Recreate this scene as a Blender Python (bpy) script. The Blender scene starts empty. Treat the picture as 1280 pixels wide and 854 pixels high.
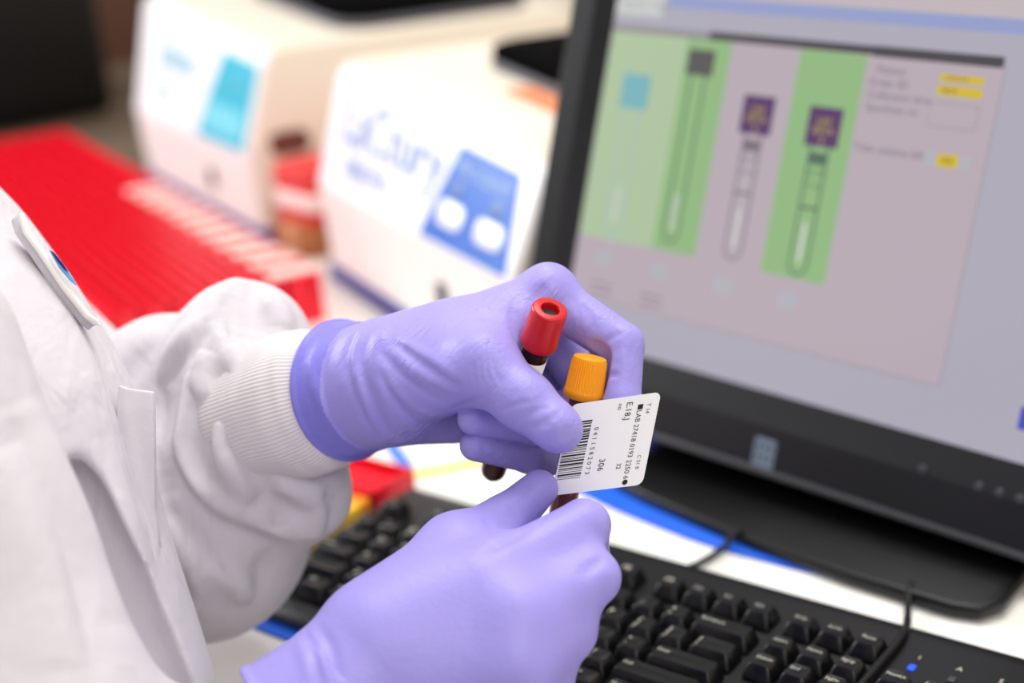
import bpy, bmesh, math, random
import numpy as np
from mathutils import Vector, Matrix

random.seed(7)
COL = bpy.context.scene.collection
SCN = bpy.context.scene

# ------------------------------------------------------------------ camera
# world axes: X along the keyboard, Y away from the typist, Z up, worktop at Z = 0
CR = np.array([[0.79511551, 0.60246845, -0.06944844],
               [0.15012868, -0.30648657, -0.93996136],
               [-0.58758208, 0.73695166, -0.33414002]])
CC = np.array([0.33241952, -0.605108, 0.42921799])
FPX = 1778.0

def ray(px, py):
    return CR.T @ np.array([(px - 640) / FPX, (py - 427) / FPX, 1.0])

def at(px, py, d):
    """world point that the photograph shows at pixel (px, py), d metres along the view axis"""
    return CC + ray(px, py) * d

EV = np.array([0.9229, -0.3850, 0.0]); EV /= np.linalg.norm(EV)      # along the bench
NV = np.array([-EV[1], EV[0], 0.0])                                  # across it, away from the person
def bench(e, n, z=0.0):
    return EV * e + NV * n + np.array([0, 0, z])
BENCH_ROT = math.atan2(EV[1], EV[0])

# ------------------------------------------------------------------ materials
def lin(c):
    out = []
    for v in c[:3]:
        v = v / 255.0
        out.append(v / 12.92 if v <= 0.04045 else ((v + 0.055) / 1.055) ** 2.4)
    return (*out, 1.0)

def mat(name, rgb, rough=0.5, spec=0.5, metal=0.0, bump=None, emit=0.0, var=None, coat=0.0, sheen=0.0,
        trans=0.0, sss=0.0, ior=1.45, streak=None):
    m = bpy.data.materials.new(name); m.use_nodes = True
    nt = m.node_tree; b = nt.nodes['Principled BSDF']
    b.inputs['Base Color'].default_value = lin(rgb)
    b.inputs['Roughness'].default_value = rough
    b.inputs['Specular IOR Level'].default_value = spec
    b.inputs['Metallic'].default_value = metal
    b.inputs['IOR'].default_value = ior
    b.inputs['Coat Weight'].default_value = coat
    b.inputs['Sheen Weight'].default_value = sheen
    b.inputs['Transmission Weight'].default_value = trans
    if sss:
        b.inputs['Subsurface Weight'].default_value = sss
        b.inputs['Subsurface Radius'].default_value = (0.5, 0.4, 0.9)
        b.inputs['Subsurface Scale'].default_value = 0.004
    if emit:
        b.inputs['Emission Color'].default_value = lin(rgb)
        b.inputs['Emission Strength'].default_value = emit
    tc = None
    if bump or var or streak:
        tc = nt.nodes.new('ShaderNodeTexCoord')
    if var:                                        # slight colour variation: (scale, amount)
        n = nt.nodes.new('ShaderNodeTexNoise'); n.inputs['Scale'].default_value = var[0]
        n.inputs['Detail'].default_value = 3
        nt.links.new(tc.outputs['Object'], n.inputs['Vector'])
        mx = nt.nodes.new('ShaderNodeMix'); mx.data_type = 'RGBA'
        c = lin(rgb)
        mx.inputs[6].default_value = tuple(v * (1 - var[1]) for v in c[:3]) + (1,)
        mx.inputs[7].default_value = tuple(min(1, v * (1 + var[1])) for v in c[:3]) + (1,)
        nt.links.new(n.outputs['Fac'], mx.inputs[0])
        nt.links.new(mx.outputs[2], b.inputs['Base Color'])
    if bump:                                       # list of (scale, distance in metres)
        prev = None
        for sc, dist in bump:
            n = nt.nodes.new('ShaderNodeTexNoise'); n.inputs['Scale'].default_value = sc
            n.inputs['Detail'].default_value = 4
            nt.links.new(tc.outputs['Object'], n.inputs['Vector'])
            bp = nt.nodes.new('ShaderNodeBump'); bp.inputs['Distance'].default_value = dist
            bp.inputs['Strength'].default_value = 1.0
            nt.links.new(n.outputs['Fac'], bp.inputs['Height'])
            if prev: nt.links.new(prev.outputs['Normal'], bp.inputs['Normal'])
            prev = bp
        if streak:                                 # fine stretched wrinkles: (direction, scale along, scale across, distance)
            dr, s1, s2, dist = streak
            e = Vector(dr).to_track_quat('X', 'Z').to_euler()
            mp_ = nt.nodes.new('ShaderNodeMapping'); mp_.vector_type = 'TEXTURE'; mp_.inputs['Rotation'].default_value = e
            mp_.inputs['Scale'].default_value = (1 / s1, 1 / s2, 1 / s2)
            nt.links.new(tc.outputs['Object'], mp_.inputs['Vector'])
            n = nt.nodes.new('ShaderNodeTexNoise'); n.inputs['Scale'].default_value = 1.0; n.inputs['Detail'].default_value = 2; n.inputs['Distortion'].default_value = .6
            nt.links.new(mp_.outputs['Vector'], n.inputs['Vector'])
            n2 = nt.nodes.new('ShaderNodeTexNoise'); n2.inputs['Scale'].default_value = s2 * .12
            nt.links.new(tc.outputs['Object'], n2.inputs['Vector'])
            rp = nt.nodes.new('ShaderNodeMapRange'); rp.inputs[1].default_value = .42; rp.inputs[2].default_value = .68
            nt.links.new(n2.outputs['Fac'], rp.inputs[0])
            ml = nt.nodes.new('ShaderNodeMath'); ml.operation = 'MULTIPLY'
            nt.links.new(n.outputs['Fac'], ml.inputs[0]); nt.links.new(rp.outputs[0], ml.inputs[1])
            bp = nt.nodes.new('ShaderNodeBump'); bp.inputs['Distance'].default_value = dist
            nt.links.new(ml.outputs[0], bp.inputs['Height']); nt.links.new(prev.outputs['Normal'], bp.inputs['Normal']); prev = bp
        nt.links.new(prev.outputs['Normal'], b.inputs['Normal'])
    return m

# ------------------------------------------------------------------ object helpers
def tag(o, label=None, cat=None, group=None, kind=None):
    if label: o['label'] = label
    if cat: o['category'] = cat
    if group: o['group'] = group
    if kind: o['kind'] = kind
    return o

def empty(name, loc=(0, 0, 0), rz=0.0, mw=None):
    o = bpy.data.objects.new(name, None); COL.objects.link(o)
    o.empty_display_size = 0.02
    if mw is not None: o.matrix_world = mw
    else:
        o.location = loc; o.rotation_euler = (0, 0, rz)
    return o

def link(name, verts, faces, mats, parent=None, mi=None, smooth=True, sharp=None):
    me = bpy.data.meshes.new(name)
    me.from_pydata([tuple(map(float, v)) for v in verts], [], [tuple(map(int, f)) for f in faces])
    for m in (mats if isinstance(mats, (list, tuple)) else [mats]): me.materials.append(m)
    if mi is not None: me.polygons.foreach_set('material_index', mi)
    if smooth: me.polygons.foreach_set('use_smooth', [True] * len(me.polygons))
    me.update()
    if sharp is not None: me.set_sharp_from_angle(angle=math.radians(sharp))
    o = bpy.data.objects.new(name, me); COL.objects.link(o)
    if parent is not None: o.parent = parent
    return o

class MB:
    """collects shapes into ONE mesh"""
    def __init__(s): s.v = []; s.f = []; s.m = []
    def add(s, verts, faces, m=0):
        b = len(s.v); s.v += [tuple(map(float, p)) for p in verts]
        s.f += [tuple(int(i) + b for i in f) for f in faces]; s.m += [m] * len(faces)
    def bm(s, bm, m=0, mw=None):
        bm.verts.ensure_lookup_table(); bm.verts.index_update()
        s.add([(mw @ v.co if mw else v.co) for v in bm.verts], [[v.index for v in f.verts] for f in bm.faces], m)
        bm.free()
    def box(s, lo, hi, m=0, bevel=0.0, seg=2, mw=None, taper=None):
        bm = bmesh.new(); bmesh.ops.create_cube(bm, size=1)
        for v in bm.verts:
            t = [(lo[i] + hi[i]) / 2 + v.co[i] * (hi[i] - lo[i]) for i in range(3)]
            if taper and v.co.z > 0:                         # (left, right, front, back) inset of the top
                t[0] += taper[0] if v.co.x < 0 else -taper[1]
                t[1] += taper[2] if v.co.y < 0 else -taper[3]
            v.co = t
        if bevel: bmesh.ops.bevel(bm, geom=bm.edges[:], offset=bevel, segments=seg, profile=.5, affect='EDGES')
        s.bm(bm, m, mw)
    def lathe(s, prof, seg=32, m=0, mw=None, ribs=None, cap=True):
        """prof: list of (radius, z); ribs = (count, depth, z0, z1) flutes the wall"""
        V = []; F = []
        for r, z in prof:
            for k in range(seg):
                a = 2 * math.pi * k / seg; rr = r
                if ribs and ribs[2] <= z <= ribs[3]:
                    rr = r - ribs[1] * (0.5 - 0.5 * math.cos(ribs[0] * a)) ** 3
                p = Vector((rr * math.cos(a), rr * math.sin(a), z)); V.append(mw @ p if mw else p)
        for i in range(len(prof) - 1):
            for k in range(seg):
                k2 = (k + 1) % seg
                F.append((i * seg + k, i * seg + k2, (i + 1) * seg + k2, (i + 1) * seg + k))
        if cap:
            F.append(tuple(range(seg - 1, -1, -1))); o = (len(prof) - 1) * seg; F.append(tuple(o + k for k in range(seg)))
        s.add(V, F, m)
    def prism(s, pts, h0, h1, m=0, mw=None, bevel=0.0, seg=2):
        bm = bmesh.new()
        a = [bm.verts.new((p[0], p[1], h0)) for p in pts]; b = [bm.verts.new((p[0], p[1], h1)) for p in pts]
        bm.faces.new(a[::-1]); bm.faces.new(b); n = len(pts)
        for i in range(n): bm.faces.new((a[i], a[(i + 1) % n], b[(i + 1) % n], b[i]))
        bmesh.ops.recalc_face_normals(bm, faces=bm.faces[:])
        if bevel:
            es = [e for e in bm.edges if abs(e.verts[0].co.z - e.verts[1].co.z) < 1e-9]
            bmesh.ops.bevel(bm, geom=es, offset=bevel, segments=seg, profile=.5, affect='EDGES')
        s.bm(bm, m, mw)
    def tube(s, pts, r, seg=10, m=0, closed=False):
        P = [Vector(p) for p in pts]; n = len(P); V = []; F = []
        up = Vector((0.13, 0.21, 1)).normalized()
        for i, p in enumerate(P):
            t = (P[min(i + 1, n - 1)] - P[max(i - 1, 0)]).normalized()
            x = t.cross(up).normalized(); y = x.cross(t)
            rr = r[i] if isinstance(r, (list, tuple)) else r
            for k in range(seg):
                a = 2 * math.pi * k / seg; V.append(p + x * rr * math.cos(a) + y * rr * math.sin(a))
        for i in range(n - 1):
            for k in range(seg):
                k2 = (k + 1) % seg; F.append((i * seg + k, i * seg + k2, (i + 1) * seg + k2, (i + 1) * seg + k))
        F.append(tuple(range(seg - 1, -1, -1))); F.append(tuple((n - 1) * seg + k for k in range(seg)))
        s.add(V, F, m)
    def quad(s, a, b, c, d, m=0): s.add([a, b, c, d], [(0, 1, 2, 3)], m)
    def build(s, name, mats, parent=None, smooth=True, sharp=35):
        return link(name, s.v, s.f, mats, parent, s.m, smooth, sharp)

def rrect(x0, y0, x1, y1, r, n=6):
    pts = []
    for cx, cy, a0 in ((x1 - r, y1 - r, 0), (x0 + r, y1 - r, 90), (x0 + r, y0 + r, 180), (x1 - r, y0 + r, 270)):
        for k in range(n + 1):
            a = math.radians(a0 + 90 * k / n); pts.append((cx + r * math.cos(a), cy + r * math.sin(a)))
    return pts

_tc = {}
def text_geo(body, size=1.0):
    """filled lettering as verts/faces, centred on the origin, in the XY plane"""
    if body not in _tc:
        cu = bpy.data.curves.new('lettering', 'FONT'); cu.body = body; cu.size = 1.0
        cu.align_x = 'CENTER'; cu.align_y = 'CENTER'; cu.resolution_u = 2
        o = bpy.data.objects.new('lettering', cu); COL.objects.link(o)
        bpy.context.view_layer.update()
        me = bpy.data.meshes.new_from_object(o.evaluated_get(bpy.context.evaluated_depsgraph_get()))
        _tc[body] = ([tuple(v.co) for v in me.vertices], [tuple(p.vertices) for p in me.polygons])
        bpy.data.objects.remove(o); bpy.data.curves.remove(cu); bpy.data.meshes.remove(me)
    V, F = _tc[body]
    return [(v[0] * size, v[1] * size, v[2]) for v in V], F

def frame(o, x, y):
    """matrix with origin o, x axis along x, z = x cross y"""
    x = Vector(x).normalized(); y = Vector(y); z = x.cross(y).normalized(); y = z.cross(x)
    M = Matrix((x, y, z)).transposed().to_4x4(); M.translation = Vector(o); return M

def axis_frame(o, zdir, hint=(0, 0, 1)):
    z = Vector(zdir).normalized(); x = Vector(hint).cross(z)
    if x.length < 1e-4: x = Vector((1, 0, 0)).cross(z)
    x.normalize(); y = z.cross(x)
    M = Matrix((x, y, z)).transposed().to_4x4(); M.translation = Vector(o); return M

# ------------------------------------------------------------------ signed-distance modelling
class Field:
    """organic shapes: blends of tapered limbs, meshed as one continuous surface"""
    def __init__(s): s.ops = []
    def cone(s, a, b, ra, rb, k=.004, mode='u'):
        s.ops.append((mode, k, ('c', np.array(a, float), np.array(b, float), ra, rb))); return s
    def chain(s, pts, rs, k=.003, mode='u', k0=None):
        for i in range(len(pts) - 1):
            s.cone(pts[i], pts[i + 1], rs[i], rs[i + 1], (k0 if (i == 0 and k0 is not None) else k), mode)
        return s
    def ball(s, c, rad, k=.004, mode='u', axes=None):
        s.ops.append((mode, k, ('e', np.array(c, float), np.array(rad, float) * np.ones(3), axes))); return s
    def half(s, p0, n, k=.0, mode='i'):
        n = np.array(n, float); s.ops.append((mode, k, ('h', np.array(p0, float), n / np.linalg.norm(n)))); return s
    def sub(s, fld, k=.0, mode='u'):
        s.ops.append((mode, k, ('f', fld))); return s
    def fn(s, f, k=0., mode='u'):
        s.ops.append((mode, k, ('x', f))); return s
    def prim(s, q, P):
        if q[0] == 'c':
            a, b, ra, rb = q[1:]; ba = b - a; pa = P - a
            t = np.clip(pa @ ba / max(ba @ ba, 1e-12), 0, 1)
            return np.sqrt(((pa - t[:, None] * ba) ** 2).sum(1)) - (ra + (rb - ra) * t)
        if q[0] == 'e':
            c, r, ax = q[1:]; d = P - c
            if ax is not None: d = d @ np.array(ax).T
            k0 = np.sqrt(((d / r) ** 2).sum(1)); k1 = np.sqrt(((d / r ** 2) ** 2).sum(1))
            return k0 * (k0 - 1) / np.maximum(k1, 1e-9)
        if q[0] == 'h': return (P - q[1]) @ q[2]
        if q[0] == 'f': return q[1](P)
        return q[1](P)
    def __call__(s, P):
        d = np.full(len(P), 1e3)
        for mode, k, q in s.ops:
            p = s.prim(q, P)
            if mode == 'u':
                if k > 0:
                    h = np.maximum(k - np.abs(d - p), 0) / k; d = np.minimum(d, p) - h * h * k * .25
                else: d = np.minimum(d, p)
            else:
                if mode == 's': p = -p
                if k > 0:
                    h = np.maximum(k - np.abs(d - p), 0) / k; d = np.maximum(d, p) + h * h * k * .25
                else: d = np.maximum(d, p)
        return d
    def hit(s, px, py, d0=.3, d1=1.3, off=0.0):
        v = ray(px, py); t = d0; L = np.linalg.norm(v)
        for _ in range(160):
            q = s((CC + v * t)[None])[0]
            if q < .0004: break
            t += max(q * .8, .0003) / L
            if t > d1: return None
        return CC + v * (t + off / L)

def mesh_field(f, lo, hi, h, newton=2):
    lo = np.array(lo, float); hi = np.array(hi, float); B = 6
    n = (np.ceil((hi - lo) / h / B).astype(int)) * B
    nb = n // B
    ci = np.stack(np.meshgrid(*[np.arange(k) for k in nb], indexing='ij'), -1).reshape(-1, 3)
    cp = lo + (ci * B + (B - 1) / 2) * h
    cd = np.concatenate([f(c) for c in np.array_split(cp, max(1, len(cp) // 200000))])
    D = np.repeat(np.repeat(np.repeat(cd.reshape(nb), B, 0), B, 1), B, 2).astype(np.float32)
    act = ci[np.abs(cd) < B * h * 1.9]
    oi = np.stack(np.meshgrid(*[np.arange(B)] * 3, indexing='ij'), -1).reshape(-1, 3)
    for ch in np.array_split(act, max(1, len(act) // 1500)):
        if not len(ch): continue
        idx = (ch[:, None, :] * B + oi[None]).reshape(-1, 3)
        D[idx[:, 0], idx[:, 1], idx[:, 2]] = f(lo + idx * h)
    S = D < 0
    c = [S[i:n[0] - 1 + i, j:n[1] - 1 + j, k:n[2] - 1 + k] for i in (0, 1) for j in (0, 1) for k in (0, 1)]
    tot = sum(x.astype(np.int8) for x in c); A = (tot > 0) & (tot < 8)
    cell = np.argwhere(A); ids = -np.ones(A.shape, int); ids[A] = np.arange(len(cell))
    acc = np.zeros((len(cell), 3)); cnt = np.zeros(len(cell))
    cor = [(i, j, k) for i in (0, 1) for j in (0, 1) for k in (0, 1)]
    for a in cor:
        for ax in range(3):
            if a[ax]: continue
            b = list(a); b[ax] = 1
            ia = cell + a; ib = cell + b
            da = D[ia[:, 0], ia[:, 1], ia[:, 2]]; db = D[ib[:, 0], ib[:, 1], ib[:, 2]]
            x = (da < 0) != (db < 0)
            t = np.where(x, da / np.where(x, da - db, 1), 0)
            p = np.array(a, float)[None] + np.zeros((len(cell), 3)); p[:, ax] += t
            acc[x] += p[x]; cnt[x] += 1
    V = lo + (cell + acc / cnt[:, None]) * h
    Fs = []
    for ax in range(3):
        u, w = (ax + 1) % 3, (ax + 2) % 3
        sl = [slice(1, -1)] * 3; sl[ax] = slice(0, -1); s2 = [slice(1, -1)] * 3; s2[ax] = slice(1, None)
        a = S[tuple(sl)]; b = S[tuple(s2)]
        for flip, X in ((0, a & ~b), (1, ~a & b)):
            e = np.argwhere(X)
            if not len(e): continue
            off = np.array([1, 1, 1]); off[ax] = 0; e = e + off
            q = []
            for du, dw in ((-1, -1), (0, -1), (0, 0), (-1, 0)):
                k = e.copy(); k[:, u] += du; k[:, w] += dw; q.append(ids[k[:, 0], k[:, 1], k[:, 2]])
            q = np.stack(q, 1)
            if flip: q = q[:, ::-1]
            Fs.append(q)
    F = np.concatenate(Fs)
    F = F[(F >= 0).all(1)]
    for _ in range(newton):
        e = h * .3; d = f(V); g = np.zeros_like(V)
        for i in range(3):
            o = np.zeros(3); o[i] = e; g[:, i] = (f(V + o) - f(V - o)) / (2 * e)
        st = (d / np.maximum((g ** 2).sum(1), .2))[:, None] * g
        V = V - np.clip(st, -h * .6, h * .6)
    return V, F

def smooth_line(q, m=4):
    P = []
    for i in range(len(q) - 1):
        p0 = q[max(i - 1, 0)]; p1 = q[i]; p2 = q[i + 1]; p3 = q[min(i + 2, len(q) - 1)]
        for j in range(m):
            t = j / m
            P.append(.5 * ((2 * p1) + (-p0 + p2) * t + (2 * p0 - 5 * p1 + 4 * p2 - p3) * t * t + (-p0 + 3 * p1 - 3 * p2 + p3) * t ** 3))
    P.append(q[-1]); return np.array(P)

class Folds:
    """folds (amp > 0) and creases (amp < 0) laid along the surface of base through photo pixels"""
    def __init__(s, base, cusp=False): s.base = base; s.L = []; s.cusp = cusp
    def add(s, lines, width, amp, d0=.3):
        for pts in lines:
            q = [s.base.hit(p[0], p[1], d0=d0) for p in pts]
            q = [x for x in q if x is not None]
            if len(q) < 2: continue
            P = smooth_line(q); n = len(P)
            e = np.sin(np.pi * (np.arange(n) + .6) / (n + .2)) ** .7
            s.L.append((P, e, width, amp, P.min(0) - width * 2.6, P.max(0) + width * 2.6))
        return s
    def __call__(s, X):
        d = s.base(X)
        for P, e, w, a, lo, hi in s.L:
            k = np.nonzero(((X > lo) & (X < hi)).all(1) & (np.abs(d) < w * 3 + .02))[0]
            if not len(k): continue
            x = X[k]; best = np.full(len(k), 1e9); bw = np.zeros(len(k))
            for i in range(len(P) - 1):
                ba = P[i + 1] - P[i]; pa = x - P[i]
                t = np.clip(pa @ ba / max(ba @ ba, 1e-12), 0, 1)
                r2 = ((pa - t[:, None] * ba) ** 2).sum(1)
                m = r2 < best; best[m] = r2[m]; bw[m] = (e[i] + (e[i + 1] - e[i]) * t)[m]
            d[k] -= a * bw * (np.exp(-best / (w * w)) if a > 0 or not s.cusp else np.exp(-np.sqrt(best + (.16 * w) ** 2) / (w * .8)) * 1.2)
        return d
# ------------------------------------------------------------------ the person: coat, cuffs, gloved hands
M_glove = mat('lavender nitrile', (158, 148, 222), rough=.40, spec=.38, bump=[(420, .0002), (1500, .00008)], sss=.12, streak=(at(600, 330, .7) - at(470, 500, .7), 45, 330, .0010))
M_glove_s = mat('smooth lavender nitrile', (158, 148, 222), rough=.42, spec=.35, bump=[(420, .0002)], sss=.12)
M_coat = mat('white coat cloth', (208, 203, 209), rough=.75, spec=.25, bump=[(34, .0018), (2600, .0001)], streak=(at(235, 650, .77) - at(262, 440, .76), 9, 60, .0034), sheen=.1)
M_knit = mat('white knit', (222, 216, 218), rough=.9, spec=.1)
M_skin = mat('skin', (205, 160, 140), rough=.5, sss=.1)
M_thread = mat('white overlock thread', (238, 232, 226), rough=.8)
M_navy = mat('navy embroidery', (24, 34, 110), rough=.7)
M_sky = mat('sky blue embroidery', (110, 175, 222), rough=.7)

def A(*p): return at(*p)

# ---- left hand (upper in the photograph)
LH = Field()
pal = Field()
pal.cone(A(478, 455, .690), A(560, 432, .684), .0215, .0195, .01)
pal.cone(A(478, 500, .694), A(565, 508, .704), .0225, .0185, .012)
mcp_i, mcp_m, mcp_r, mcp_p = A(684, 370, .685), A(676, 392, .706), A(658, 425, .727), A(632, 462, .742)
pal.cone(A(500, 455, .686), mcp_i, .0195, .0128, .012)
pal.cone(A(500, 475, .698), mcp_m, .0180, .0125, .012)
pal.cone(A(500, 488, .710), mcp_r, .0170, .0118, .012)
pal.cone(A(505, 500, .714), mcp_p, .0165, .0108, .012)
pal.cone(A(565, 440, .672), A(642, 408, .674), .0165, .0135, .014)          # muscle between thumb and index
pal.cone(A(505, 482, .682), A(602, 458, .652), .0190, .0168, .016)          # ball of the thumb
pal.ball(A(686, 362, .681), (.0122, .0122, .0122), .008)
# proximal phalanges
pip_i, pip_m, pip_r, pip_p = A(777, 431, .671), A(737, 495, .705), A(722, 528, .716), A(692, 552, .733)
pal.cone(mcp_i, pip_i, .0122, .0108, .006)
LH.sub(pal)
prox = Field().cone(mcp_m, pip_m, .0115, .0102, 0).cone(mcp_r, pip_r, .0112, .0098, .001).cone(mcp_p, pip_p, .0100, .0088, .001)
LH.sub(prox, .004)
# index, middle and distal
fi = Field().chain([pip_i, A(776, 500, .663), A(748, 548, .662)], [.0106, .0094, .0080], .002)
LH.sub(fi, .0015)
fm = Field().chain([pip_m, A(668, 533, .677), A(592, 524, .663)], [.0100, .0086, .0076], .003)
fr = Field().chain([pip_r, A(664, 569, .686), A(594, 557, .670)], [.0098, .0088, .0074], .003)
fr.ball(A(684, 576, .690), (.0078, .0085, .0080), .002)
fp = Field().chain([pip_p, A(664, 558, .716), A(640, 542, .712)], [.0088, .0076, .0068], .003)
for q in (fm, fr, fp): LH.sub(q, .0006)
# thumb
ft = Field().chain([A(602, 458, .652), A(655, 501, .641), A(699, 537, .637)], [.0166, .0127, .0108], .006)
ft.ball(A(690, 530, .634), (.0105, .0105, .0105), .004)
LH.sub(ft, .007)
# cuff of the glove: flared sleeve cut by a slanted rim, with the turned-back band
def cuff(fld, w, c, rw, rc, nrm, p0, wid, lip):
    w = np.array(w); c = np.array(c); ext = c + (c - w) * .6
    nrm = np.array(nrm, float); nrm /= np.linalg.norm(nrm)
    g = Field().cone(w, ext, rw, rc + (rc - rw) * .6, 0).half(p0, nrm)
    fld.sub(g, .006)
    b = Field().cone(w, ext, rw + .0016, rc + .0016 + (rc - rw) * .6, 0).half(p0, nrm).half(np.array(p0) - nrm * wid, -nrm)
    fld.sub(b, .0008)
    t = Field().fn(lambda P: np.sqrt((Field().cone(w, ext, rw + .0012, rc + .0012 + (rc - rw) * .6, 0)(P)) ** 2 + ((P - np.array(p0)) @ nrm + .0014) ** 2) - lip)
    fld.sub(t, .0012)
lw, lc = A(486, 479, .692), A(418, 490, .716)
ln = (A(418, 490, .716) - A(486, 479, .690))
lp0 = A(404, 488, .700)
cuff(LH, lw, lc, .0285, .0345, ln, lp0, .0175, .0017)
LHf = Folds(LH)
LHf.add([[(754, 430), (766, 421), (776, 416)], [(754, 472), (764, 469), (773, 469)], [(754, 436), (757, 448), (756, 458)]], .0016, -.0011)
LHf.add([[(644, 368), (641, 392), (645, 422)], [(683, 357), (675, 365), (671, 374)], [(600, 497), (585, 506), (568, 512)]], .0022, -.0012)
LHf.add([[(626, 514), (644, 506), (658, 503)], [(660, 520), (672, 512), (684, 509)], [(700, 513), (690, 522), (674, 530)],
         [(664, 537), (676, 532), (688, 532)], [(600, 448), (600, 466), (605, 482)], [(608, 447), (609, 466), (615, 482)], [(616, 447), (618, 464), (625, 477)],
         [(592, 452), (592, 468), (596, 484)], [(604, 556), (606, 567), (613, 575)], [(613, 575), (622, 578), (630, 578)],
         [(651, 366), (646, 382), (645, 394)]], .0014, -.0007)
LHf.add([[(724, 376), (731, 388), (734, 402)], [(732, 382), (739, 394), (741, 408)], [(716, 372), (722, 384), (724, 396)]], .0014, -.0005)
LHf.add([[(447, 412), (432, 448), (446, 500), (474, 548)], [(462, 415), (452, 452), (468, 510), (492, 550)]], .0026, -.0016)
LHf.add([[(454, 412), (442, 450), (456, 505), (484, 550)], [(480, 412), (468, 440), (482, 500), (500, 540)], [(475, 452), (500, 492), (540, 520)],
         [(488, 436), (522, 466), (566, 490)], [(500, 424), (536, 446), (576, 474)], [(478, 480), (500, 520), (530, 545)]], .0026, .0011)
LHf.add([[(480, 444), (512, 478), (552, 502)], [(492, 428), (530, 456), (570, 482)], [(474, 466), (498, 508), (534, 534)]], .002, -.0009)
LHf.add([[(388, 450), (400, 500), (430, 550)], [(398, 430), (392, 470), (408, 520)]], .003, .0010)
LHf.add([[(394, 445), (400, 490), (424, 545)]], .002, -.0008)
RT0, RT1 = A(688, 386, .640), A(614, 596, .712)
YT0, YT1 = A(738, 446, .660), A(703, 640, .676)
RAX = (RT1 - RT0) / np.linalg.norm(RT1 - RT0); YAX = (YT1 - YT0) / np.linalg.norm(YT1 - YT0)
def grip(f):                                                     # the gloves give way where the tubes press into them
    g = Field().sub(f)
    g.cone(RT0, RT0 + RAX * .0215, .0091, .0091, .001, 's').cone(RT0, RT0 + RAX * .107, .0066, .0066, .001, 's')
    g.cone(YT0, YT0 + YAX * .0200, .0100, .0100, .001, 's').cone(YT0, YT0 + YAX * .089, .0066, .0066, .001, 's')
    return g
V, F = mesh_field(grip(LHf), np.array([A(360, 480, .70), A(830, 450, .70), A(600, 320, .75), A(600, 610, .75), A(600, 450, .60), A(600, 450, .78)]).min(0) - .02,
                  np.array([A(360, 480, .70), A(830, 450, .70), A(600, 320, .75), A(600, 610, .75), A(600, 450, .60), A(600, 450, .78)]).max(0) + .02, .0009)
L_GLOVE = (V, F)

# ---- right hand (lower, nearer the camera)
RH = Field()
rp = Field()
r_mi, r_mm, r_mr, r_ml = A(632, 716, .612), A(648, 775, .596), A(645, 835, .590), A(628, 890, .594)
rp.cone(A(420, 850, .598), r_mi, .0220, .0148, .012)
rp.cone(A(425, 875, .592), r_mm, .0215, .0145, .012)
rp.cone(A(430, 905, .596), r_mr, .0200, .0135, .012)
rp.cone(A(440, 930, .604), r_ml, .0190, .0125, .012)
rp.cone(A(480, 800, .602), A(600, 740, .606), .020, .016, .014)
r_pi, r_pm, r_pr, r_pl = A(730, 657, .628), A(741, 722, .613), A(712, 792, .608), A(686, 852, .610)
rp.cone(r_mi, r_pi, .0145, .0118, .006)
RH.sub(rp)
RH.sub(Field().cone(r_mm, r_pm, .0146, .0122, 0), .012)
RH.sub(Field().cone(r_mr, r_pr, .0140, .0115, 0), .014)
RH.sub(Field().cone(r_ml, r_pl, .0130, .0105, 0), .014)
RH.sub(Field().chain([r_pi, A(735, 690, .672), A(700, 700, .684)], [.0116, .0096, .0082], .003), .0015)
RH.sub(Field().chain([r_pm, A(728, 748, .660), A(690, 752, .674)], [.0118, .0098, .0082], .003), .0015)
RH.sub(Field().chain([r_pr, A(700, 817, .652), A(670, 815, .664)], [.0112, .0094, .0080], .003), .0015)
RH.sub(Field().chain([r_pl, A(682, 866, .650), A(650, 862, .660)], [.0100, .0084, .0072], .003), .0015)
# thumb
RH.sub(Field().cone(A(470, 790, .606), A(570, 690, .632), .0195, .0158, 0), .022)
RH.sub(Field().chain([A(570, 690, .632), A(626, 657, .646), A(674, 611, .652)], [.0156, .0118, .0088], .006), .010)
rw, rc = A(425, 866, .596), A(350, 935, .590)
cuff(RH, rw, rc, .0290, .0345, rc - rw, A(368, 913, .593), .03, .0017)
RHf = Folds(RH)
RHf.add([[(380, 790), (392, 815), (398, 852)], [(394, 784), (412, 812), (420, 850)]], .003, -.0016)
RHf.add([[(372, 800), (384, 825), (388, 852)], [(387, 787), (402, 815), (409, 850)]], .003, .0014)
RHf.add([[(606, 646), (612, 655), (616, 668)], [(636, 628), (642, 637), (648, 645)]], .002, -.0005)
RHf.add([[(614, 686), (634, 674), (654, 664)], [(728, 716), (742, 706), (756, 697)]], .003, -.0018)
ex = np.array([A(280, 860, .60), A(800, 750, .62), A(700, 560, .65), A(480, 980, .60), A(700, 700, .70), A(500, 850, .55)])
R_GLOVE = mesh_field(grip(RHf), ex.min(0) - .03, ex.max(0) + .03, .0011)

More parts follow.
